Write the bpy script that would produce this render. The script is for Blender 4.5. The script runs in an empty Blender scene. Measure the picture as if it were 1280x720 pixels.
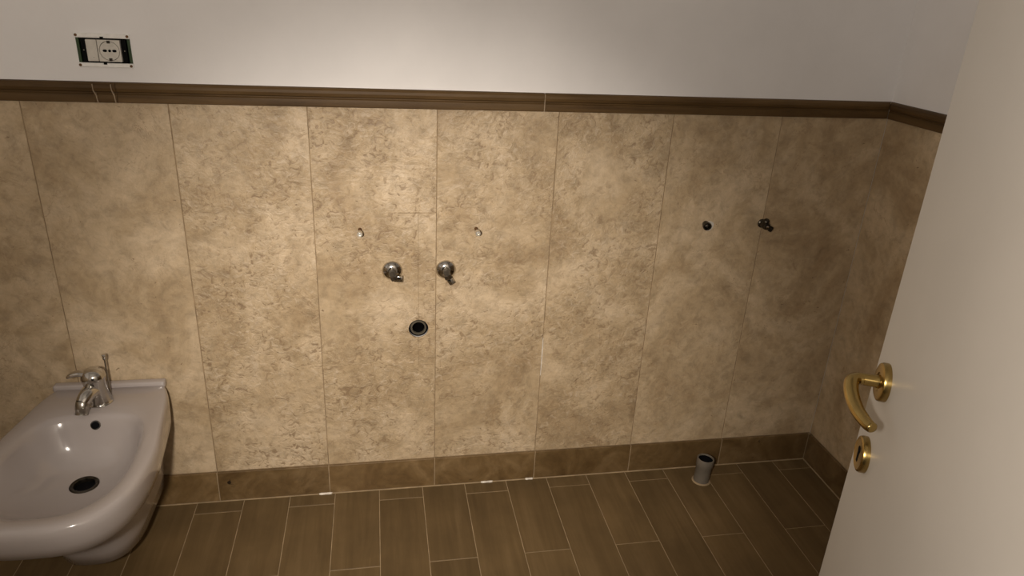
import bpy, bmesh, math, random
from mathutils import Vector, Matrix
random.seed(7)
PI = math.pi
scene = bpy.context.scene
COL = scene.collection

# ------------------------------------------------------------------ camera
CAM = Vector((-0.0181, -1.7441, 1.3726))
YAW, PITCH, ROLL, FPX = 0.197, -0.397, 0.0525, 897.75
fw = Vector((math.sin(YAW)*math.cos(PITCH), math.cos(YAW)*math.cos(PITCH), math.sin(PITCH)))
r0 = Vector((math.cos(YAW), -math.sin(YAW), 0)); u0 = r0.cross(fw)
rt = r0*math.cos(ROLL) + u0*math.sin(ROLL)
up = -r0*math.sin(ROLL) + u0*math.cos(ROLL)
cd = bpy.data.cameras.new('camera'); cam = bpy.data.objects.new('camera', cd); COL.objects.link(cam)
m = Matrix((rt, up, -fw)).transposed().to_4x4(); m.translation = CAM
cam.matrix_world = m
cd.sensor_width = 36.0; cd.lens = FPX*36.0/1280.0; cd.clip_start = 0.02; cd.clip_end = 50
scene.camera = cam

# ------------------------------------------------------------------ world, lamp, exposure
w = bpy.data.worlds.new('world'); scene.world = w; w.use_nodes = True
w.node_tree.nodes['Background'].inputs[0].default_value = (1.0, 0.93, 0.85, 1)
w.node_tree.nodes['Background'].inputs[1].default_value = 0.004
# the only light in the unlit bathroom: a hand torch held beside the camera, a hot beam with spill around it
TORCH = Vector((-0.19, -1.77, 1.38)); TORCH_W = 117.0
for nm, kind, watt in (('torch_beam', 'SPOT', TORCH_W), ('torch_spill', 'POINT', TORCH_W*0.235)):
    ld = bpy.data.lights.new(nm, kind); lo = bpy.data.objects.new(nm, ld); COL.objects.link(lo)
    ld.energy = watt; ld.color = (1.0, 0.89, 0.77); ld.shadow_soft_size = 0.035
    lo.location = TORCH
    if kind == 'SPOT':
        ld.spot_size = math.radians(59); ld.spot_blend = 1.0
        lo.rotation_euler = (Vector((0.12, 0, 0.42)) - TORCH).to_track_quat('-Z', 'Y').to_euler()
vs = scene.view_settings
vs.view_transform = 'Standard'; vs.look = 'None'; vs.gamma = 1.0; vs.use_curve_mapping = False
vs.exposure = 0.12

# ------------------------------------------------------------------ dimensions
XC, XL, YF, ZC = 1.333, -1.674, -1.90, 2.70          # right wall, left wall, front wall, ceiling
S1, T0, T1 = 0.0956, 1.0951, 1.1390                  # skirting top, trim bottom, trim top
JO, PITCH_T = 0.1259, 0.30                           # wall tile joints
PO, PP, E1, E2, PL = 0.340, 0.1249, -0.0547, -0.3102, 0.511

# ------------------------------------------------------------------ materials
def mat(name):
    mm = bpy.data.materials.new(name); mm.use_nodes = True
    nt = mm.node_tree; return mm, nt, nt.nodes['Principled BSDF']
def N(nt, t, **kw):
    n = nt.nodes.new(t)
    for k, v in kw.items():
        if k in n.inputs: n.inputs[k].default_value = v
        else: setattr(n, k, v)
    return n
def ramp(nt, fac, stops):
    r = nt.nodes.new('ShaderNodeValToRGB'); nt.links.new(fac, r.inputs[0])
    e = r.color_ramp.elements
    while len(e) < len(stops): e.new(0.5)
    for el, (p, c) in zip(e, stops):
        el.position = p; el.color = (c[0], c[1], c[2], 1) if hasattr(c, '__len__') else (c, c, c, 1)
    return r.outputs[0]
def mixc(nt, fac, a, b, mode='MIX'):
    n = nt.nodes.new('ShaderNodeMix'); n.data_type = 'RGBA'; n.blend_type = mode
    for sock, v in ((n.inputs[0], fac), (n.inputs[6], a), (n.inputs[7], b)):
        if hasattr(v, 'is_linked'): nt.links.new(v, sock)
        elif hasattr(v, '__len__'): sock.default_value = (v[0], v[1], v[2], 1)
        else: sock.default_value = v
    return n.outputs[2]
def coords(nt, scale=(1, 1, 1), shift=True):
    g = nt.nodes.new('ShaderNodeNewGeometry'); mp = nt.nodes.new('ShaderNodeMapping'); mp.inputs['Scale'].default_value = scale
    if shift:
        oi = nt.nodes.new('ShaderNodeObjectInfo'); ml = N(nt, 'ShaderNodeMath', operation='MULTIPLY'); ml.inputs[1].default_value = 37.0
        nt.links.new(oi.outputs['Random'], ml.inputs[0])
        ad = nt.nodes.new('ShaderNodeVectorMath'); ad.operation = 'ADD'
        nt.links.new(g.outputs['Position'], ad.inputs[0]); nt.links.new(ml.outputs[0], ad.inputs[1])
        nt.links.new(ad.outputs[0], mp.inputs[0])
    else: nt.links.new(g.outputs['Position'], mp.inputs[0])
    return mp.outputs[0]
def noise(nt, vec, scale, detail=6, rough=0.55, dist=0.0):
    n = N(nt, 'ShaderNodeTexNoise', Scale=scale, Detail=detail, Roughness=rough, Distortion=dist)
    nt.links.new(vec, n.inputs['Vector']); return n.outputs['Fac']
def bump(nt, bsdf, h, strength, dist):
    b = N(nt, 'ShaderNodeBump', Strength=strength, Distance=dist); nt.links.new(h, b.inputs['Height'])
    nt.links.new(b.outputs[0], bsdf.inputs['Normal'])
def math2(nt, op, a, b):
    n = N(nt, 'ShaderNodeMath', operation=op)
    for i, v in enumerate((a, b)):
        if hasattr(v, 'is_linked'): nt.links.new(v, n.inputs[i])
        else: n.inputs[i].default_value = v
    return n.outputs[0]

def tile_coords(nt, scale=(1, 1, 1)):
    g = nt.nodes.new('ShaderNodeNewGeometry'); at = nt.nodes.new('ShaderNodeAttribute'); at.attribute_type = 'OBJECT'; at.attribute_name = 'vein_shift'
    ad = nt.nodes.new('ShaderNodeVectorMath'); ad.operation = 'ADD'; mp = nt.nodes.new('ShaderNodeMapping'); mp.inputs['Scale'].default_value = scale
    nt.links.new(g.outputs['Position'], ad.inputs[0]); nt.links.new(at.outputs['Fac'], ad.inputs[1]); nt.links.new(ad.outputs[0], mp.inputs[0])
    return mp.outputs[0]
def make_tile_mat():
    mm, nt, b = mat('travertine_tile')
    v = tile_coords(nt)
    big = noise(nt, v, 4.6, 8, 0.66, 0.7)
    fine = noise(nt, v, 30, 8, 0.72, 0.4)
    c = ramp(nt, big, [(0.29, (0.296, 0.206, 0.114)), (0.48, (0.434, 0.328, 0.202)), (0.66, (0.572, 0.452, 0.306))])
    c = mixc(nt, 0.8, c, ramp(nt, fine, [(0.30, 0.66), (0.50, 0.98), (0.70, 1.20)]), 'MULTIPLY')
    # chiselled relief gathered in patches: dark pores with pale crests
    ap = nt.nodes.new('ShaderNodeAttribute'); ap.attribute_type = 'OBJECT'; ap.attribute_name = 'pitting'
    vp = tile_coords(nt, (1.0, 1.0, 1.15))
    rel = noise(nt, vp, 48, 5, 0.62, 1.1)
    patch = ramp(nt, noise(nt, v, 5.5, 5, 0.6, 0.8), [(0.34, 0.0), (0.56, 1.0)])
    pm = math2(nt, 'MULTIPLY', patch, ap.outputs['Fac'])
    dark = math2(nt, 'MULTIPLY', ramp(nt, rel, [(0.37, 1.0), (0.455, 0.0)]), pm)
    lite = math2(nt, 'MULTIPLY', ramp(nt, rel, [(0.55, 0.0), (0.68, 0.85)]), pm)
    c = mixc(nt, math2(nt, 'MULTIPLY', dark, 0.74), c, (0.225, 0.150, 0.085))
    c = mixc(nt, math2(nt, 'MULTIPLY', lite, 0.70), c, (0.60, 0.49, 0.36))
    # a few deep pores and hairline veins
    por = ramp(nt, noise(nt, tile_coords(nt, (1.0, 1.0, 1.6)), 85, 2, 0.5, 0.6), [(0.235, 1.0), (0.28, 0.0)])
    c = mixc(nt, math2(nt, 'MULTIPLY', por, 0.8), c, (0.16, 0.105, 0.055))
    ve = noise(nt, v, 6.0, 6, 0.65, 1.8)
    vm = ramp(nt, math2(nt, 'ABSOLUTE', math2(nt, 'SUBTRACT', ve, 0.5), 0.0), [(0.0, 1.0), (0.010, 0.0)])
    vm = math2(nt, 'MULTIPLY', vm, ramp(nt, noise(nt, v, 8.0, 3), [(0.52, 0.0), (0.64, 0.7)]))
    c = mixc(nt, vm, c, (0.24, 0.16, 0.09))
    nt.links.new(c, b.inputs['Base Color'])
    b.inputs['Roughness'].default_value = 0.46
    h = math2(nt, 'ADD', math2(nt, 'MULTIPLY', fine, 0.35), math2(nt, 'MULTIPLY', math2(nt, 'MULTIPLY', rel, pm), 1.0))
    bump(nt, b, h, 0.75, 0.006)
    return mm
def veined(o, shift=None, pits=0.5):
    o['vein_shift'] = float(random.uniform(0, 40)) if shift is None else float(shift); o['pitting'] = float(pits); return o
M = {}
M['tile'] = make_tile_mat()
def make_wood(name, cols, axis, rough, gscale=30):
    mm, nt, b = mat(name)
    st = [1.0, 1.0, 1.0]; st[axis] = 0.07
    v = coords(nt, st); v2 = coords(nt)
    g = noise(nt, v, gscale, 8, 0.65, 0.5); bl = noise(nt, v2, 7, 4)
    c = ramp(nt, g, [(0.32, cols[0]), (0.52, cols[1]), (0.70, cols[2])])
    c = mixc(nt, 0.6, c, ramp(nt, bl, [(0.3, 0.72), (0.7, 1.2)]), 'MULTIPLY')
    oi = nt.nodes.new('ShaderNodeObjectInfo')
    c = mixc(nt, 1.0, c, ramp(nt, oi.outputs['Random'], [(0.0, 0.88), (1.0, 1.10)]), 'MULTIPLY')
    nt.links.new(c, b.inputs['Base Color']); b.inputs['Roughness'].default_value = rough; b.inputs['Specular IOR Level'].default_value = 0.25
    bump(nt, b, g, 0.15, 0.001); return mm
M['plank'] = make_wood('wood_look_floor_tile', [(0.108, 0.070, 0.031), (0.135, 0.089, 0.040), (0.160, 0.107, 0.051)], 1, 0.50)
def make_skirt(name):
    mm, nt, b = mat(name); v = coords(nt)
    n1 = noise(nt, v, 9, 6, 0.65, 0.8); n2 = noise(nt, v, 38, 6, 0.7, 0.5)
    c = ramp(nt, n1, [(0.28, (0.088, 0.050, 0.018)), (0.50, (0.148, 0.092, 0.038)), (0.72, (0.235, 0.158, 0.078))])
    c = mixc(nt, 0.6, c, ramp(nt, n2, [(0.3, 0.70), (0.7, 1.20)]), 'MULTIPLY')
    sp = math2(nt, 'MULTIPLY', ramp(nt, noise(nt, v, 55, 3, 0.6, 0.8), [(0.28, 1.0), (0.33, 0.0)]), ramp(nt, noise(nt, v, 6, 2), [(0.52, 0.0), (0.62, 1.0)]))
    c = mixc(nt, sp, c, (0.022, 0.013, 0.007))
    oi = nt.nodes.new('ShaderNodeObjectInfo')
    c = mixc(nt, 1.0, c, ramp(nt, oi.outputs['Random'], [(0.0, 0.82), (1.0, 1.15)]), 'MULTIPLY')
    nt.links.new(c, b.inputs['Base Color']); b.inputs['Roughness'].default_value = 0.30
    bump(nt, b, n2, 0.2, 0.001); return mm
M['trim'] = make_wood('listello_trim', [(0.060, 0.032, 0.010), (0.104, 0.060, 0.022), (0.150, 0.092, 0.040)], 0, 0.55, 26)
M['trim_y'] = make_wood('listello_trim_side', [(0.060, 0.032, 0.010), (0.104, 0.060, 0.022), (0.150, 0.092, 0.040)], 1, 0.55, 26)
M['skirt'] = make_skirt('skirting_tile'); M['skirt_y'] = M['skirt']
def simple(name, col, rough=0.5, metal=0.0, nscale=None, namt=0.15, bstr=0.0, bscale=60, bdist=0.001, coat=0.0):
    mm, nt, b = mat(name)
    b.inputs['Roughness'].default_value = rough; b.inputs['Metallic'].default_value = metal
    if coat: b.inputs['Coat Weight'].default_value = coat; b.inputs['Coat Roughness'].default_value = 0.08
    v = coords(nt, shift=False)
    n = noise(nt, v, nscale or 12, 5)
    c = mixc(nt, 1.0, col, ramp(nt, n, [(0.3, 1.0-namt), (0.7, 1.0+namt*0.4)]), 'MULTIPLY')
    nt.links.new(c, b.inputs['Base Color'])
    if bstr: bump(nt, b, noise(nt, v, bscale, 4), bstr, bdist)
    return mm
M['plaster'] = simple('white_plaster', (0.82, 0.805, 0.80), 0.75, 0, 3.5, 0.07, 0.25, 55, 0.0015)
M['ceiling'] = simple('ceiling_plaster', (0.60, 0.585, 0.57), 0.8, 0, 3, 0.05)
M['grout'] = simple('wall_grout', (0.30, 0.215, 0.125), 0.85, 0, 25, 0.45)
M['grout_skirt'] = simple('skirting_grout', (0.34, 0.25, 0.15), 0.85, 0, 30, 0.3)
M['grout_floor'] = simple('floor_grout', (0.36, 0.265, 0.155), 0.85, 0, 30, 0.3)
M['white_grout'] = simple('white_filler', (0.66, 0.60, 0.52), 0.8, 0, 60, 0.3)
M['porcelain'] = simple('white_porcelain', (0.41, 0.37, 0.355), 0.16, 0, 2, 0.03, coat=0.5)
M['chrome'] = simple('chrome', (0.62, 0.60, 0.56), 0.13, 1.0, 40, 0.10)
M['dull_chrome'] = simple('dull_chrome', (0.42, 0.39, 0.34), 0.28, 1.0, 90, 0.35)
M['brass'] = simple('polished_brass', (0.47, 0.335, 0.120), 0.20, 1.0, 30, 0.12)
M['brass_dull'] = simple('satin_brass', (0.40, 0.285, 0.105), 0.27, 1.0, 30, 0.15)
M['door'] = simple('white_door_paint', (0.57, 0.545, 0.505), 0.45, 0, 5, 0.05, 0.08, 40, 0.001)
M['black'] = simple('black_plastic', (0.005, 0.005, 0.005), 0.6, 0, 50, 0.2)
M['hole'] = simple('hole_shade', (0.006, 0.006, 0.007), 0.7, 0, 50, 0.2)  # near-black colour painted in for the shade inside holes and gaps
M['zinc'] = simple('bright_zinc', (0.80, 0.77, 0.70), 0.38, 0.9, 60, 0.08)
M['joint'] = simple('trim_joint_filler', (0.33, 0.25, 0.165), 0.85, 0, 60, 0.3)
for _n in ('hole', 'black'): M[_n].node_tree.nodes['Principled BSDF'].inputs['Specular IOR Level'].default_value = 0.05
M['green'] = simple('green_box_plastic', (0.024, 0.052, 0.014), 0.5, 0, 60, 0.5)
M['white_pl'] = simple('white_plastic', (0.86, 0.85, 0.82), 0.4, 0, 80, 0.1)
M['cream_pl'] = simple('cream_plastic', (0.62, 0.59, 0.53), 0.4, 0, 60, 0.12)
M['rust'] = simple('rusty_steel', (0.16, 0.085, 0.040), 0.6, 0.6, 150, 0.4)
M['grey_pvc'] = simple('grey_pvc', (0.17, 0.148, 0.118), 0.45, 0, 40, 0.15)
M['dark_pvc'] = simple('dark_grey_pvc', (0.10, 0.088, 0.066), 0.4, 0, 40, 0.2)
M['dark_metal'] = simple('dark_tarnished_metal', (0.075, 0.065, 0.050), 0.32, 0.9, 120, 0.5)

# ------------------------------------------------------------------ mesh helpers
def link(name, me, material, parent=None, loc=None):
    o = bpy.data.objects.new(name, me); COL.objects.link(o)
    if material is not None and len(me.materials) == 0: me.materials.append(material)
    if parent is not None: o.parent = parent
    if loc is not None: o.location = loc
    return o
def from_bm(name, bm, material, parent=None, loc=None, smooth=False, angle=40):
    bmesh.ops.recalc_face_normals(bm, faces=bm.faces)
    me = bpy.data.meshes.new(name); bm.to_mesh(me); bm.free()
    if smooth:
        for p in me.polygons: p.use_smooth = True
        me.set_sharp_from_angle(angle=math.radians(angle))
    return link(name, me, material, parent, loc)
def empty(name, loc=(0, 0, 0)):
    o = bpy.data.objects.new(name, None); COL.objects.link(o); o.location = loc; o.empty_display_size = 0.05; return o
def tag(o, label, cat, group=None):
    o['label'] = label; o['category'] = cat
    if group: o['group'] = group
    return o
def structure(o): o['kind'] = 'structure'; return o
def bm_box(bm, lo, hi, b=0.0, seg=1):
    c = [(l+h)/2 for l, h in zip(lo, hi)]; s = [h-l for l, h in zip(lo, hi)]
    g = bmesh.ops.create_cube(bm, size=1.0)
    vs_ = g['verts']
    for v in vs_: v.co = Vector((c[0]+v.co.x*s[0], c[1]+v.co.y*s[1], c[2]+v.co.z*s[2]))
    if b:
        es = list({e for v in vs_ for e in v.link_edges})
        bmesh.ops.bevel(bm, geom=es, offset=b, segments=seg, affect='EDGES', profile=0.5)
def box(name, lo, hi, material, parent=None, b=0.0, seg=1, smooth=False):
    bm = bmesh.new(); bm_box(bm, lo, hi, b, seg); return from_bm(name, bm, material, parent, smooth=smooth)
def circle(cx, cz, r, n=28, a0=0.0, a1=2*PI, end=False):
    k = n+1 if end else n
    return [(cx+r*math.cos(a0+(a1-a0)*i/n), cz+r*math.sin(a0+(a1-a0)*i/n)) for i in range(k)]
def plate_bm(outline, holes, y0, y1, back=False):
    """flat plate in the XZ plane, front at y0, walls of every loop down to y1"""
    bm = bmesh.new(); edges = []; loops = []
    for lp in [outline]+holes:
        vv = [bm.verts.new((x, y0, z)) for x, z in lp]; loops.append(vv)
        for i in range(len(vv)): edges.append(bm.edges.new((vv[i], vv[(i+1) % len(vv)])))
    bmesh.ops.triangle_fill(bm, edges=edges, use_beauty=True, use_dissolve=False)
    for vv in loops:
        bk = [bm.verts.new((v.co.x, y1, v.co.z)) for v in vv]
        for i in range(len(vv)):
            j = (i+1) % len(vv); bm.faces.new((vv[i], vv[j], bk[j], bk[i]))
    return bm
def frame_from(d):
    d = Vector(d).normalized(); a = Vector((0, 0, 1)) if abs(d.z) < 0.9 else Vector((1, 0, 0))
    s = d.cross(a).normalized(); t = s.cross(d).normalized(); return d, s, t
def bm_lathe(bm, origin, axis, prof, n=32, cap0=False, cap1=False, rot=0.0):
    """prof: list of (distance along axis, radius)"""
    d, s, t = frame_from(axis); o = Vector(origin); rings = []
    for h, r in prof:
        if r <= 1e-6: rings.append([bm.verts.new(o+d*h)])
        else: rings.append([bm.verts.new(o+d*h+(s*math.cos(rot+2*PI*i/n)+t*math.sin(rot+2*PI*i/n))*r) for i in range(n)])
    for a, b in zip(rings, rings[1:]):
        if len(a) == 1 and len(b) == 1: continue
        for i in range(n):
            j = (i+1) % n
            if len(a) == 1: bm.faces.new((a[0], b[i], b[j]))
            elif len(b) == 1: bm.faces.new((a[i], a[j], b[0]))
            else: bm.faces.new((a[i], a[j], b[j], b[i]))
    if cap0 and len(rings[0]) > 1: bm.faces.new(rings[0])
    if cap1 and len(rings[-1]) > 1: bm.faces.new(rings[-1])
def lathe(name, origin, axis, prof, material, parent=None, n=32, cap0=False, cap1=False, smooth=True, rot=0.0, angle=35):
    bm = bmesh.new(); bm_lathe(bm, origin, axis, prof, n, cap0, cap1, rot)
    return from_bm(name, bm, material, parent, smooth=smooth, angle=angle)
def bm_tube(bm, pts, radii, n=20, flat=1.0, upv=None):
    """swept tube; flat scales the section along the second frame axis"""
    pts = [Vector(p) for p in pts]; rings = []; prev = None
    for i, p in enumerate(pts):
        d = (pts[min(i+1, len(pts)-1)]-pts[max(i-1, 0)]).normalized()
        if prev is None:
            a = Vector(upv) if upv else (Vector((0, 0, 1)) if abs(d.z) < 0.9 else Vector((1, 0, 0)))
            s = d.cross(a).normalized()
        else: s = (prev-d*prev.dot(d)).normalized()
        prev = s; t = s.cross(d).normalized(); r = radii[i] if hasattr(radii, '__len__') else radii
        rings.append([bm.verts.new(p+s*math.cos(2*PI*k/n)*r+t*math.sin(2*PI*k/n)*r*flat) for k in range(n)])
    for a, b in zip(rings, rings[1:]):
        for k in range(n): bm.faces.new((a[k], a[(k+1) % n], b[(k+1) % n], b[k]))
    bm.faces.new(rings[0]); bm.faces.new(rings[-1])
def tube(name, pts, radii, material, parent=None, n=20, flat=1.0, upv=None):
    bm = bmesh.new(); bm_tube(bm, pts, radii, n, flat, upv); return from_bm(name, bm, material, parent, smooth=True, angle=50)
def spline(pts, k=8):
    P = [Vector(p) for p in pts]; P = [P[0]*2-P[1]]+P+[P[-1]*2-P[-2]]; out = []
    for i in range(1, len(P)-2):
        for j in range(k):
            t = j/k; a, b, c, d = P[i-1], P[i], P[i+1], P[i+2]
            out.append(0.5*((2*b)+(-a+c)*t+(2*a-5*b+4*c-d)*t*t+(-a+3*b-3*c+d)*t**3))
    out.append(P[-2]); return out

# ------------------------------------------------------------------ the shell
DR = (0.0805, 0.515); DRR = 0.0275          # drain outlet in the back wall
SB = (-0.588, 1.2035)                        # socket box centre
def rect(x0, x1, z0, z1): return [(x0, z0), (x1, z0), (x1, z1), (x0, z1)]
PY = 0.004                                   # plaster face just behind the tile face
bm = plate_bm(rect(XL-0.12, XC+0.12, -0.02, ZC), [circle(*DR, DRR), rect(SB[0]-0.052, SB[0]+0.052, SB[1]-0.0335, SB[1]+0.0335)], PY, 0.12)
vq = [bm.verts.new(p) for p in ((XL-0.12, 0.12, -0.02), (XC+0.12, 0.12, -0.02), (XC+0.12, 0.12, ZC), (XL-0.12, 0.12, ZC))]; bm.faces.new(vq)
wall_back = structure(from_bm('wall_back', bm, M['plaster']))
wall_right = structure(box('wall_right', (XC+PY, YF, -0.02), (XC+0.12, 0.004, ZC), M['plaster']))
wall_left = structure(box('wall_left', (XL-0.12, YF, -0.02), (XL-PY, 0.004, ZC), M['plaster']))
# front wall, behind the camera, with the doorway the photo is taken from
HX, HY = 0.2585, -1.798                      # hinge line of the door
DW0, DW1, DH = -0.66, 0.275, 2.12
wall_front = structure(from_bm('wall_front', plate_bm([(XL-0.12, -0.02), (DW0, -0.02), (DW0, DH), (DW1, DH), (DW1, -0.02), (XC+0.12, -0.02), (XC+0.12, ZC), (XL-0.12, ZC)], [], YF, YF-0.12), M['plaster']))
ceiling = structure(box('ceiling', (XL-0.12, YF-0.12, ZC), (XC+0.12, 0.12, ZC+0.05), M['ceiling']))
floor = structure(box('floor', (XL-0.12, YF-0.12, -0.06), (XC+0.12, 0.12, -0.0012), M['grout_floor']))

# floor planks
cache = {}
def shared_box(key, size, material, bev):
    if key not in cache:
        bm = bmesh.new(); bm_box(bm, (0, 0, 0), size, bev)
        bmesh.ops.recalc_face_normals(bm, faces=bm.faces)
        me = bpy.data.meshes.new('piece'); bm.to_mesh(me); bm.free(); me.materials.append(material); cache[key] = me
    return cache[key]
G = 0.0011
i = math.floor((XL-PO)/PP)
while PO+i*PP < XC:
    x0, x1 = max(PO+i*PP, XL)+G, min(PO+(i+1)*PP, XC)-G
    e = (E1 if i % 2 else E2)
    cuts = [0.0]; y = e
    while y > YF: cuts.append(y); y -= PL
    cuts.append(YF)
    if x1-x0 > 0.01:
        for a, b in zip(cuts, cuts[1:]):
            sz = (round(x1-x0, 4), round(a-b-2*G, 4), 0.008)
            me = shared_box(('plank',)+sz, sz, M['plank'], 0.0006)
            o = link('floor_plank', me, None, floor, (x0, b+G, -0.008+random.uniform(-0.0003, 0.0002)))
    i += 1

# wall tiles on the back wall: 30 x 100 cm upright slabs
grout_bed = from_bm('grout_bed', plate_bm(rect(XL, XC, 0, T1-0.005), [circle(*DR, DRR)], 0.0012, 0.0040), M['grout'], wall_back)
TZ0, TZ1, TG = S1+0.0006, T0+0.004, 0.0010
def plain_tile(parent, x0, x1, pits):
    sz = (round(x1-x0, 4), 0.0035, TZ1-TZ0)
    me = shared_box(('tile',)+sz, sz, M['tile'], 0.0007); return veined(link('wall_tile', me, None, parent, (x0, 0.0, TZ0)), None, pits)
for k in range(-6, 4):
    x0, x1 = JO+PITCH_T*k+TG, (XC if k == 3 else JO+PITCH_T*(k+1)-TG)
    if k != -1: plain_tile(wall_back, x0, x1, {-3: 0.25, -2: 1.0, 0: 0.9, 1: 0.85, 2: 0.4, 3: 0.25}.get(k, 0.3)); continue
    # the slab by the drain was cut: a narrow strip is let in at its right side
    cx, cz = DR; g = 0.0005; zs = 0.838; R = 0.0262
    a = math.acos(g/R)
    arcL = [(cx+R*math.cos(t), cz+R*math.sin(t)) for t in [PI/2+ (PI/2-a) + (PI-2*(PI/2-a))*q/20 for q in range(21)]]  # upper -> lower, left half
    zb = 0.405
    main = [(x0, TZ0), (x1, TZ0), (x1, zb-0.0005), (cx-g, zb-0.0005)] + arcL[::-1] + [(cx-g, zs-0.0009), (0.029, zs-0.0009), (0.029, zs+0.0009), (x1, zs+0.0009), (x1, TZ1), (x0, TZ1)]
    veined(from_bm('wall_tile', plate_bm(main, [], 0.0, 0.0038), M['tile'], wall_back), 11.3, 1.0)
    arcR = [(2*cx-x, z) for x, z in arcL]
    strip = [(cx+g, zb+0.0003), (x1, zb+0.0003), (x1, zs-0.0009), (cx+g, zs-0.0009)] + arcR
    veined(from_bm('wall_tile_strip', plate_bm(strip, [], 0.0002, 0.0038), M['tile'], wall_back), 11.3, 0.8)

# side walls: tiles share the slab size, turned through 90 degrees
for wl, X, s in ((wall_right, XC, 1), (wall_left, XL, -1)):
    box('grout_bed', (min(X+s*0.0012, X+s*PY), YF, 0), (max(X+s*0.0012, X+s*PY), 0.0, T1-0.005), M['grout'], wl)
    y = 0.0
    while y > YF+0.01:
        y1 = max(y-PITCH_T, YF)
        x0_, x1_ = (X, X+0.0035) if s > 0 else (X-0.0035, X)
        ye = y if y == 0.0 else y-TG
        sz = (0.0035, round(ye-y1-TG, 4), TZ1-TZ0)
        me = shared_box(('tile',)+sz, sz, M['tile'], 0.0007); veined(link('wall_tile', me, None, wl, (x0_, y1+TG, TZ0)), None, 0.15)
        y = y1

# skirting
SD = 0.008
bb = structure(box('baseboard_back', (XL, -SD+0.0012, 0.0), (XC, 0.0, S1-0.001), M['grout_skirt']))
for k in range(-6, 4):
    x0, x1 = JO+PITCH_T*k+0.0012, min(JO+PITCH_T*(k+1), XC-SD)-0.0012
    box('skirting_tile', (x0, -SD, 0.0022), (x1, -0.0005, S1), M['skirt'], bb, 0.0007)
box('grout_bead', (XL, -SD-0.0024, -0.001), (XC-SD, -SD+0.001, 0.0022), M['grout_floor'], bb, 0.0006)
for nm, X, s in (('baseboard_right', XC, 1), ('baseboard_left', XL, -1)):
    xa, xb = sorted((X-s*(SD-0.0012), X)); b2 = structure(box(nm, (xa, YF, 0), (xb, -SD, S1-0.001), M['grout_skirt']))
    xa, xb = sorted((X-s*(SD+0.0024), X-s*(SD-0.001))); box('grout_bead', (xa, YF, -0.001), (xb, -SD, 0.0022), M['grout_floor'], b2, 0.0006)
    y = -SD
    while y > YF+0.02:
        y1 = max(y-0.6, YF); xa, xb = sorted((X-s*SD, X-s*0.0005))
        box('skirting_tile', (xa, y1+0.001, 0.0022), (xb, y-0.001, S1), M['skirt_y'], b2, 0.0007); y = y1

# listello trim: moulded profile (distance from wall, height)
HT = T1-T0
prof = [(0.0, 0.0), (0.0065, 0.0), (0.0085, 0.0015), (0.0095, HT*0.22), (0.0088, HT*0.40), (0.0058, HT*0.455), (0.0058, HT*0.50), (0.0098, HT*0.56),
        (0.0118, HT*0.72), (0.0108, HT*0.86), (0.0072, HT*0.96), (0.0030, HT), (0.0, HT)]
def trim_piece(parent, a, b, along, X=0.0, s=1, m0=0.0, m1=0.0):
    bm = bmesh.new(); rings = []
    for q, mi in ((a, m0), (b, m1)):
        rings.append([bm.verts.new(((q+mi*d), -d, T0+h) if along == 'x' else (X-s*d, q+mi*d, T0+h)) for d, h in prof])
    n = len(prof)
    for j in range(n): bm.faces.new((rings[0][j], rings[0][(j+1) % n], rings[1][(j+1) % n], rings[1][j]))
    bm.faces.new(rings[0]); bm.faces.new(rings[1])
    return from_bm('trim_piece', bm, M['trim'] if along == 'x' else M['trim_y'], parent, smooth=True, angle=25)
t1 = structure(box('trim_1', (XL, -0.0046, T0+0.001), (XC, 0.003, T1-0.001), M['white_grout']))
trim_piece(t1, XL, -0.6210, 'x', m0=1.0)
# odd filler piece closed with slanting light joints
fp = trim_piece(t1, -0.6205, -0.5740, 'x'); fp.name = 'trim_filler_piece'; fp.scale = (1, 1.12, 1); fp['label'] = 'short filler piece with slanting light joints'
def joint(path, wd=0.0009, y0=-0.0138):
    bm = plate_bm([(x-wd, z) for x, z in path]+[(x+wd, z) for x, z in path[::-1]], [], y0, -0.004); return from_bm('trim_joint', bm, M['joint'], t1)
joint([(-0.6125, T0+0.0005), (-0.6140, T0+HT*0.35), (-0.6185, T0+HT*0.60), (-0.6190, T1-0.004)])
joint([(-0.5768, T0+0.0005), (-0.5778, T0+HT*0.35), (-0.5815, T0+HT*0.62), (-0.5822, T1-0.004)])
joint([(0.3850, T0+0.0005), (0.3850, T1-0.004)], 0.0010, -0.0108)
trim_piece(t1, -0.5735, 0.3843, 'x'); trim_piece(t1, 0.3857, XC-0.0008, 'x', m1=-1.0)
t2 = structure(box('trim_2', (XC-0.0046, YF, T0+0.001), (XC+0.003, -0.001, T1-0.001), M['white_grout']))
trim_piece(t2, -0.0008, -0.96, 'y', XC, 1, m0=-1.0); trim_piece(t2, -0.9615, YF, 'y', XC, 1)
t3 = structure(box('trim_3', (XL-0.003, YF, T0+0.001), (XL+0.0046, -0.001, T1-0.001), M['white_grout']))
trim_piece(t3, -0.0008, -0.96, 'y', XL, -1, m0=-1.0); trim_piece(t3, -0.9615, YF, 'y', XL, -1)

# ------------------------------------------------------------------ the open door
dE = Vector((0.6455, -0.987, 0)); dd = (dE-Vector((HX, HY, 0))).normalized()   # free edge, direction hinge -> free edge
dn = Vector((-dd.y, dd.x, 0))                                                   # face towards the camera
DWID = (dE-Vector((HX, HY, 0))).length
bm = bmesh.new(); bm_box(bm, (-DWID, -0.04, 0.006), (0, 0.0, 2.10), 0.0015, 2)
door = structure(from_bm('door_1', bm, M['door']))
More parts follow.
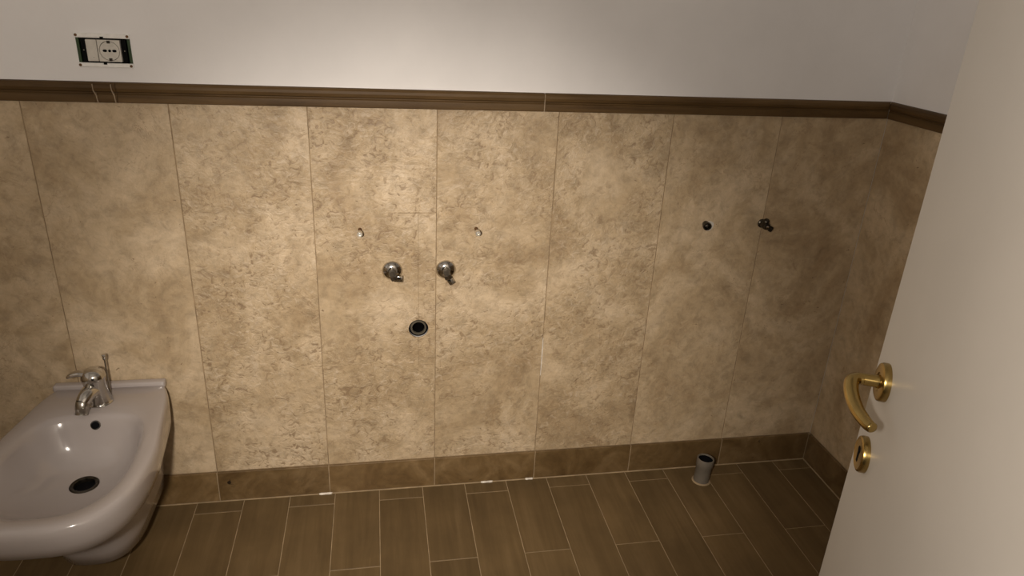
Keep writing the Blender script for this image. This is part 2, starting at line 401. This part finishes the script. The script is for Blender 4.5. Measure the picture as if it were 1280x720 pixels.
# local frame of the door: +X towards the free edge, +Y out of the visible face
door.matrix_world = Matrix.Translation(dE) @ Matrix((dd, dn, Vector((0, 0, 1)))).transposed().to_4x4()
BS, HZ, KZ = -0.057, 0.925, 0.8135
handle = lathe('door_handle', (BS, 0, HZ), (0, 1, 0), [(0.0, 0.0255), (0.006, 0.0255), (0.0085, 0.0245), (0.0098, 0.022), (0.0098, 0.0125), (0.0085, 0.0115), (0.0085, 0.0)], M['brass_dull'], door, n=40)
handle['label'] = 'brass lever handle on a round rosette'
lathe('neck', (BS, 0, HZ), (0, 1, 0), [(0.008, 0.0092), (0.014, 0.0082), (0.030, 0.0078), (0.036, 0.0078)], M['brass'], handle, n=24, cap1=True)
lev = spline([(BS+0.001, 0.027, HZ), (BS-0.001, 0.036, HZ-0.0005), (BS-0.009, 0.0425, HZ-0.002), (BS-0.030, 0.0445, HZ-0.008), (BS-0.058, 0.041, HZ-0.014), (BS-0.084, 0.034, HZ-0.016), (BS-0.097, 0.029, HZ-0.015)], 6)
rad = [0.0088 + 0.0012*math.sin(PI*min(1, j/len(lev)*1.1)) - 0.0018*(j/len(lev)) for j in range(len(lev))]; rad[-1] *= 0.72; rad[0] *= 0.9
tube('lever', lev, rad, M['brass'], handle, 20, 0.9)
esc = lathe('keyhole_escutcheon', (BS, 0, KZ), (0, 1, 0), [(0.0, 0.0250), (0.006, 0.0250), (0.0085, 0.024), (0.0098, 0.0215), (0.0092, 0.0195), (0.0092, 0.0)], M['brass_dull'], door, n=40)
esc['label'] = 'round brass keyhole escutcheon'
bm = plate_bm([(BS+x, KZ+z) for x, z in circle(0, 0.006, 0.0052, 16, -PI*0.25, PI*1.25, True)+[(-0.0026, -0.012), (0.0026, -0.012)]], [], 0.0096, 0.0090)
from_bm('keyhole', bm, M['hole'], esc)

# ------------------------------------------------------------------ bidet
BX = -0.6935
NB = 72
def sstep(a, b, x):
    t = max(0.0, min(1.0, (x-a)/(b-a))); return t*t*(3-2*t)
def ring(hw, yb, yf, nf, nb, taper, zfun):
    """D-shaped outline: square at the wall, rounded at the front, narrower towards the wall"""
    ym = yb+(yf-yb)*0.52; out = []
    for k in range(NB):
        a = 2*PI*k/NB; c, s = math.cos(a), math.sin(a)
        n = nf if s > 0 else nb
        x = math.copysign(abs(c)**(2/n), c)*hw
        y = ym+(yf-ym)*abs(s)**(2/n) if s > 0 else ym+(yb-ym)*abs(s)**(2/n)
        t = sstep(ym-0.02, yb, y) if yb > ym else 0
        t = max(0.0, min(1.0, (y-(ym-0.03))/(yb-(ym-0.03)+1e-9))); x *= 1-taper*t**1.5
        out.append(Vector((BX+x, y, zfun(x, y) if callable(zfun) else zfun)))
    return out
bidet = tag(empty('bidet', (0, 0, 0)), 'white porcelain wall-hung bidet with an open bowl below the socket', 'bidet')
bm = bmesh.new(); rr = []
for args in (
    (0.078, -0.003, -0.296, 2.8, 8, 0.0, 0.080),      # underside of the foot
    (0.090, -0.002, -0.312, 2.8, 8, 0.0, 0.086),
    (0.097, -0.002, -0.330, 2.8, 8, 0.0, 0.130),
    (0.104, -0.002, -0.356, 2.8, 8, 0.02, 0.205),
    (0.113, -0.002, -0.388, 2.8, 8, 0.04, 0.245),
    (0.134, -0.002, -0.450, 2.8, 9, 0.10, 0.274),
    (0.158, -0.002, -0.508, 2.9, 10, 0.18, 0.292),
    (0.170, -0.002, -0.532, 3.0, 10, 0.22, 0.310),
    (0.1765, -0.002, -0.546, 3.0, 12, 0.255, 0.340),
    (0.1785, -0.002, -0.5505, 3.0, 12, 0.265, 0.368),
    (0.1775, -0.002, -0.549, 3.0, 12, 0.27, 0.380),
    (0.1745, -0.003, -0.545, 3.0, 12, 0.27, 0.3872),
    (0.1700, -0.006, -0.540, 3.0, 12, 0.27, 0.3898),
    (0.1560, -0.100, -0.528, 2.8, 5, 0.19, 0.3902),    # deck widens behind the bowl
    (0.1430, -0.136, -0.518, 2.7, 4, 0.10, 0.3890),
    (0.1380, -0.144, -0.506, 2.6, 3.8, 0.10, 0.3845),
    (0.1330, -0.150, -0.495, 2.5, 3.6, 0.09, 0.3750),
    (0.1250, -0.158, -0.472, 2.5, 3.4, 0.07, 0.3540),
    (0.1120, -0.168, -0.434, 2.4, 3.2, 0.05, 0.3240),
    (0.0880, -0.186, -0.378, 2.2, 2.8, 0.0, 0.2950),
    (0.0560, -0.212, -0.318, 2.0, 2.2, 0.0, 0.2800),
    (0.0310, -0.232, -0.294, 2.0, 2.0, 0.0, 0.2765)): rr.append(ring(*args))
rings = [[bm.verts.new(p) for p in r] for r in rr]
for a, b in zip(rings, rings[1:]):
    for k in range(NB): bm.faces.new((a[k], a[(k+1) % NB], b[(k+1) % NB], b[k]))
bm.faces.new(rings[0])
basin = from_bm('basin', bm, M['porcelain'], bidet, smooth=True, angle=60)
# raised ledge along the wall
bm = bmesh.new(); bm_box(bm, (BX-0.1340, -0.024, 0.380), (BX+0.1275, -0.001, 0.4005), 0.0055, 3)
led = from_bm('back_ledge', bm, M['porcelain'], basin, smooth=True, angle=60)
dc = (BX, -0.263, 0.2770)
dr = lathe('drain', dc, (0, 0, 1), [(-0.010, 0.0), (-0.010, 0.0215), (0.0, 0.0225), (0.0018, 0.0255), (0.0020, 0.0285), (0.0002, 0.0305), (-0.002, 0.0305)], M['dark_metal'], basin, n=36)
dr['label'] = 'round drain hole in the bowl'
lathe('drain_opening', (BX, -0.263, 0.2685), (0, 0, 1), [(0.0, 0.0212), (0.0012, 0.0)], M['hole'], dr, n=28, cap0=True)
od = Vector((0, -0.93, 0.37)); oc = (BX+0.003, -0.1548, 0.3655)
ov = lathe('overflow_hole', oc, od, [(-0.006, 0.0), (-0.006, 0.0092), (0.0008, 0.0095), (0.0014, 0.0102), (0.0010, 0.0110), (-0.002, 0.0112)], M['dark_metal'], basin, n=24)
lathe('overflow_opening', Vector(oc)+od.normalized()*0.0004, od, [(0.0, 0.0090), (0.0008, 0.0)], M['hole'], ov, n=20, cap0=True)  # flush black disc, paints the dark of an overflow that is not cut

# bidet mixer
TB = Vector((BX-0.005, -0.088, 0.3902))
tap = tag(empty('mixer_tap', TB), 'chrome single-lever mixer tap standing at the back of the bidet', 'tap')
bm = bmesh.new()
bm_tube(bm, spline([(0, 0, 0.0), (0, 0.0, 0.005), (0, -0.002, 0.020), (0.0, -0.005, 0.042), (0, -0.008, 0.062), (0, -0.009, 0.072)], 4),
        [0.0315-0.0080*sstep(0, 12, q) + 0.0025*sstep(12, 20, q) for q in range(21)], 32)
from_bm('body', bm, M['chrome'], tap, smooth=True, angle=55)
sp = spline([(0, -0.004, 0.038), (-0.006, -0.026, 0.043), (-0.011, -0.043, 0.039), (-0.015, -0.055, 0.030)], 5)
spout = tube('spout', sp, [0.0205-0.0055*j/15 for j in range(16)], M['chrome'], tap, 24)
lathe('aerator', (-0.0145, -0.0525, 0.034), (-0.10, -0.42, -0.90), [(0.0, 0.0136), (0.004, 0.0152), (0.020, 0.0152), (0.022, 0.0138), (0.032, 0.0138), (0.032, 0.0110), (0.030, 0.0)], M['dull_chrome'], spout, n=24)
lev_t = lathe('lever_cap', (0, -0.009, 0.069), (0, -0.08, 1), [(0.0, 0.0262), (0.005, 0.0275), (0.013, 0.0265), (0.021, 0.0215), (0.027, 0.012), (0.0285, 0.0)], M['chrome'], tap, n=32)
lp = spline([(-0.010, -0.012, 0.083), (-0.026, -0.014, 0.088), (-0.041, -0.016, 0.086), (-0.053, -0.018, 0.080)], 5)
tube('lever', lp, [0.0150, .0148, .0142, .0136, .0130, .0124, .0118, .0112, .0108, .0104, .0100, .0097, .0093, .0088, .008, .006], M['chrome'], lev_t, 18, 0.55)
rod = tube('pop_up_rod', [(0.014, 0.036, 0.0), (0.014, 0.037, 0.060), (0.014, 0.038, 0.098)], 0.0020, M['dull_chrome'], tap, 10)
lathe('pop_up_knob', (0.014, 0.038, 0.094), (0, 0.01, 1), [(0.0, 0.0026), (0.002, 0.0042), (0.013, 0.0050), (0.015, 0.0036), (0.0155, 0.0)], M['chrome'], rod, n=16, cap0=True)

# ------------------------------------------------------------------ wall socket without its cover
sx, sz = SB
so = tag(empty('wall_socket', (sx, PY, sz)), 'uncovered wall socket in a green box set in the white plaster', 'socket')
FY = -0.003
bm = bmesh.new()                                   # green flush box, open to the room
W_, H_, D_ = 0.0515, 0.033, 0.045
def quad(bm, pts): bm.faces.new([bm.verts.new(p) for p in pts])
for o_, f_ in ((1.0, 0), (0.965, 1)):
    w_, h_ = W_*o_, H_*(o_ if f_ == 0 else 0.95); y1_ = D_-(0.002 if f_ else 0)
    quad(bm, [(-w_, 0, -h_), (-w_, y1_, -h_), (-w_, y1_, h_), (-w_, 0, h_)]); quad(bm, [(w_, 0, -h_), (w_, y1_, -h_), (w_, y1_, h_), (w_, 0, h_)])
    quad(bm, [(-w_, 0, -h_), (w_, 0, -h_), (w_, y1_, -h_), (-w_, y1_, -h_)]); quad(bm, [(-w_, 0, h_), (w_, 0, h_), (w_, y1_, h_), (-w_, y1_, h_)])
    quad(bm, [(-w_, y1_, -h_), (w_, y1_, -h_), (w_, y1_, h_), (-w_, y1_, h_)])
for q in (-1, 1):
    bm_box(bm, (min(q*0.0478, q*0.0535), -0.0012, -0.0262), (max(q*0.0478, q*0.0535), 0.004, 0.0262))
sbx = from_bm('back_box', bm, M['green'], so); sbx['label'] = 'green plastic flush box'
sup = from_bm('support_frame', plate_bm(rect(-0.0445, 0.0445, -0.0285, 0.0285), [rect(-0.0345, 0.0345, -0.0228, 0.0228)], -0.001, 0.006), M['black'], so)
sup['label'] = 'black mounting frame'
for s in (-1, 1):
    bar = box('frame_bar', (-0.0545, -0.0062, 0.0255 if s > 0 else -0.0345), (0.0545, -0.0005, 0.0350 if s > 0 else -0.0255), M['white_pl'], so, 0.0012)
    bar['label'] = 'white plastic frame bar'
    for q in (-1, 1):
        lathe('screw', (q*0.0505, -0.0060, s*0.0305), (0, -1, 0), [(0.0, 0.0030), (0.0012, 0.0028), (0.0016, 0.0)], M['rust'], bar, n=14)
    box('clip_slot', (-0.004, -0.0066, s*0.0262-0.0024), (0.003, -0.0058, s*0.0262+0.0024), M['black'], bar)
    for q in (-1, 1):
        lathe('frame_rivet', (q*0.0405, -0.001, 0.0), (0, -1, 0), [(0.0, 0.0017), (0.001, 0.0011), (0.0012, 0.0)], M['dull_chrome'], sup, n=12) if s > 0 else None
sw = box('blank_module', (-0.0338, -0.0065, -0.0222), (-0.0126, 0.010, 0.0222), M['cream_pl'], so, 0.0010); sw['label'] = 'narrow cream blank module'
lathe('indicator', (-0.0215, -0.0064, -0.0145), (0, -1, 0), [(0.0, 0.0009), (0.0004, 0.0)], M['black'], sw, n=10)
sk = from_bm('socket_module', plate_bm(rect(-0.0108, 0.0338, -0.0222, 0.0222), [circle(0.0115, 0, 0.0203, 40)], -0.0065, 0.010), M['cream_pl'], so); sk['label'] = 'cream socket module with three pin holes'
lathe('socket_face', (0.0115, -0.0066, 0), (0, 1, 0), [(0.0015, 0.0), (0.0015, 0.0188), (0.0, 0.0192), (0.0, 0.0194), (0.008, 0.0194)], M['cream_pl'], sk, n=40)
for q, ww in ((-0.0095, 0.0042), (0.0, 0.0027), (0.0095, 0.0042)):
    from_bm('pin_hole', plate_bm([(0.0115+q+ww*math.copysign(abs(math.cos(t))**0.7, math.cos(t)), 0.0027*math.sin(t)) for t in [2*PI*j/18 for j in range(18)]], [], -0.0058, -0.0050), M['hole'], sk)
for s in (-1, 1):
    box('earth_clip', (0.0115-0.003, -0.0078, s*0.0180-0.0028), (0.0115+0.003, -0.0040, s*0.0180+0.0028), M['dark_metal'], sk, 0.0005)

# ------------------------------------------------------------------ basin fixing bolts
for bx_, bz_, lb in ((-0.064, 0.7965, 'rusty fixing bolt in the wall above the left angle valve'), (0.2275, 0.796, 'rusty fixing bolt in the wall right of the two angle valves')):
    bo = tag(empty('fixing_bolt', (bx_, 0, bz_)), lb, 'bolt', 'basin fixing bolts')
    bm = bmesh.new()
    pr = []
    for j in range(26): pr.append((0.0006+j*0.0012, 0.0045 if j % 2 else 0.0039))
    bm_lathe(bm, (0, 0, 0), (0, -1, 0), pr, 16); from_bm('threaded_rod', bm, M['rust'], bo, smooth=False)
    lathe('end_sleeve', (0, -0.029, 0), (0, -1, 0), [(0.0, 0.0045), (0.0, 0.0066), (0.012, 0.0068), (0.0135, 0.0062), (0.0135, 0.0044), (0.0095, 0.0040), (0.0095, 0.0)], M['zinc'], bo, n=20)
    lathe('rod_end', (0, -0.038, 0), (0, -1, 0), [(0.0, 0.0030), (0.0030, 0.0026), (0.0036, 0.0)], M['zinc'], bo, n=14)

# ------------------------------------------------------------------ angle valves
def angle_valve(x, z, ang, lb, tiprot):
    v = tag(empty('angle_valve', (x, 0, z)), lb, 'valve', 'angle valves')
    lathe('rosette', (0, 0, 0), (0, -1, 0), [(0.0002, 0.0262), (0.0022, 0.0262), (0.0055, 0.0245), (0.0095, 0.0205), (0.0125, 0.0150), (0.0138, 0.0095), (0.0138, 0.0)], M['chrome'], v, n=36)
    body = lathe('body', (0, -0.010, 0), (0, -1, 0), [(0.0, 0.0085), (0.006, 0.0085), (0.007, 0.0098), (0.017, 0.0098), (0.019, 0.0080), (0.019, 0.0)], M['dull_chrome'], v, n=24)
    d = Vector((math.cos(ang), -0.10, math.sin(ang))).normalized()
    hx = lathe('hex_nut', Vector((0, -0.021, 0))+d*0.006, d, [(0.0, 0.0100), (0.002, 0.0108), (0.011, 0.0108), (0.0130, 0.0095), (0.0130, 0.0)], M['dull_chrome'], v, n=6, smooth=False)
    e = (Matrix.Rotation(tiprot, 3, 'Y') @ d).normalized()
    st = Vector((0, -0.021, 0))+d*0.015
    d_, s_, t_ = frame_from(e)
    bm = bmesh.new(); bm_box(bm, (-0.002, -0.0055, -0.0078), (0.020, 0.0055, 0.0078), 0.0018, 2)
    mm = Matrix((e, Vector((0, 1, 0))-e*e.y, e.cross(Vector((0, 1, 0))))).transposed().to_4x4(); mm.translation = st
    bmesh.ops.transform(bm, matrix=mm, verts=bm.verts)
    from_bm('outlet_tip', bm, M['chrome'], hx, smooth=True, angle=40)
    return v
angle_valve(0.0135, 0.6845, math.radians(-68), 'chrome angle valve with its outlet turned to the right, left of the pair', math.radians(-66))
angle_valve(0.1515, 0.6845, math.radians(-72), 'chrome angle valve with its outlet pointing down, right of the pair', math.radians(-16))

# ------------------------------------------------------------------ basin drain outlet in the wall
dw = tag(empty('drain_outlet', (DR[0], 0, DR[1])), 'dark round drain outlet recessed in the wall below the angle valves', 'drain')
lathe('outlet_pipe', (0, 0.0035, 0.0006), (0, 1, 0), [(0.006, 0.0160), (0.0, 0.0170), (0.0, 0.0205), (0.003, 0.0218), (0.10, 0.0218)], M['dark_pvc'], dw, n=36)
lathe('dark_gap_ring', (0, 0.0075, 0.0006), (0, 1, 0), [(0.0, 0.0216), (0.0, 0.0262), (0.03, 0.0262)], M['hole'], dw, n=36)  # black ring, paints the shade in the gap around the pipe
lathe('pipe_bore', (0, 0.0035, 0.0006), (0, 1, 0), [(0.0055, 0.0160), (0.10, 0.0156), (0.10, 0.0)], M['hole'], dw, n=28)  # bore coloured black so the depth of the pipe reads as shade

# ------------------------------------------------------------------ capped water points on the right
wp = tag(empty('water_outlet', (0.8560, 0, 0.8030)), 'dark open water outlet with a pale filler ring, beside the small stop tap', 'water outlet')
from_bm('filler_ring', plate_bm([(0.011+0.0140*math.cos(t)*(1+0.10*math.sin(3*t)), -0.006+0.0150*math.sin(t)*(1+0.08*math.cos(2*t))) for t in [2*PI*j/24 for j in range(24)]], [], -0.0010, 0.0005), M['cream_pl'], wp)
dv = Vector((-0.16, -1, -0.10))
lathe('pipe_stub', (0.001, 0.0, 0), dv, [(0.0, 0.0090), (0.012, 0.0092), (0.013, 0.0112), (0.020, 0.0112), (0.0215, 0.0100), (0.0215, 0.0072), (0.010, 0.0066), (0.010, 0.0)], M['dark_metal'], wp, n=24)
lathe('inner_plug', Vector((0.001, 0, 0))+dv.normalized()*0.010, dv, [(0.0, 0.0058), (0.006, 0.0050), (0.0075, 0.0)], M['dull_chrome'], wp, n=6, smooth=False)
st = tag(empty('stop_tap', (1.0235, 0, 0.8030)), 'small dark stop tap on the wall nearest the corner', 'tap')
lathe('wall_flange', (0, 0, 0), (0, -1, 0), [(0.0, 0.0125), (0.003, 0.0120), (0.005, 0.0090), (0.012, 0.0085)], M['dark_metal'], st, n=24)
lathe('body', (0, -0.010, 0), (0, -1, 0), [(0.0, 0.0085), (0.004, 0.0105), (0.018, 0.0105), (0.022, 0.0080), (0.022, 0.0)], M['dark_metal'], st, n=24)
lathe('side_outlet', (0.002, -0.018, -0.002), (0.85, -0.25, -0.45), [(0.0, 0.0065), (0.012, 0.0068), (0.013, 0.0080), (0.020, 0.0080), (0.020, 0.0050), (0.016, 0.0)], M['dark_metal'], st, n=20)
lathe('spindle_cap', (-0.001, -0.020, 0.006), (-0.05, -0.45, 0.9), [(0.0, 0.0080), (0.010, 0.0085), (0.013, 0.0065), (0.0140, 0.0)], M['dark_metal'], st, n=20)
box('valve_screw', (-0.0045, -0.0345, -0.0025), (0.0035, -0.0315, 0.0020), M['chrome'], st, 0.0008)

# ------------------------------------------------------------------ grey drain pipe standing on the floor
fp_ = tag(empty('floor_pipe', (0.9395, -0.075, 0)), 'short grey plastic drain pipe standing upright on the floor by the skirting', 'pipe')
ax = Vector((0.05, 0.02, 1))
lathe('pipe', (0, 0, 0), ax, [(0.0, 0.0235), (0.052, 0.0235), (0.055, 0.0255), (0.078, 0.0258), (0.080, 0.0250), (0.080, 0.0222), (0.076, 0.0215)], M['grey_pvc'], fp_, n=36)
lathe('pipe_bore', (0, 0, 0.0), ax, [(0.004, 0.0), (0.004, 0.0205), (0.0765, 0.0216)], M['hole'], fp_, n=28)  # inside of the pipe painted black for its lack of light
lathe('filler_collar', (0, 0, 0.0), (0, 0, 1), [(0.0, 0.0285), (0.0014, 0.0270), (0.0024, 0.0236)], M['grout_floor'], fp_, n=28)

# ------------------------------------------------------------------ crumbs of white filler along the skirting
for xa, xb, lb in ((0.264, 0.300, 'middle one of three white filler smears at the foot of the skirting'), (0.3995, 0.4235, 'white filler smear at the foot of a light skirting joint, rightmost of three'), (-0.205, -0.168, 'leftmost of three white filler smears at the foot of the skirting')):
    bm = bmesh.new(); n = 10; top = []; bot = []
    for j in range(n+1):
        t = j/n; x = xa+(xb-xa)*t; wdt = 0.0028*(0.35+0.65*math.sin(PI*t)**0.5)*(1+0.25*math.sin(9*t))
        top.append((x, -SD-0.0004, 0.0030+wdt*0.5)); bot.append((x, -SD-0.0016-wdt, 0.0002))
    vt = [bm.verts.new(p) for p in top]; vb = [bm.verts.new(p) for p in bot]; vk = [bm.verts.new((x, -SD-0.0001, 0.0002)) for x, y, z in top]
    for j in range(n):
        bm.faces.new((vt[j], vt[j+1], vb[j+1], vb[j])); bm.faces.new((vt[j], vk[j], vk[j+1], vt[j+1])); bm.faces.new((vb[j], vb[j+1], vk[j+1], vk[j]))
    bm.faces.new((vt[0], vb[0], vk[0])); bm.faces.new((vt[n], vk[n], vb[n]))
    tag(from_bm('filler_smear', bm, M['white_grout']), lb, 'filler', 'filler smears')
zs0, zs1, xs = 0.352, 0.475, JO+PITCH_T
bm = plate_bm([(xs-0.0012, zs0), (xs+0.0008, zs0+0.004), (xs+0.0017, 0.40), (xs+0.0016, 0.45), (xs+0.0006, zs1), (xs-0.0010, zs1-0.006), (xs-0.0014, 0.43), (xs-0.0010, 0.38)], [], -0.0007, 0.001)
tag(from_bm('filler_smear', bm, M['white_grout']), 'thin white upright smear of filler in a wall tile joint', 'filler', 'filler smears')
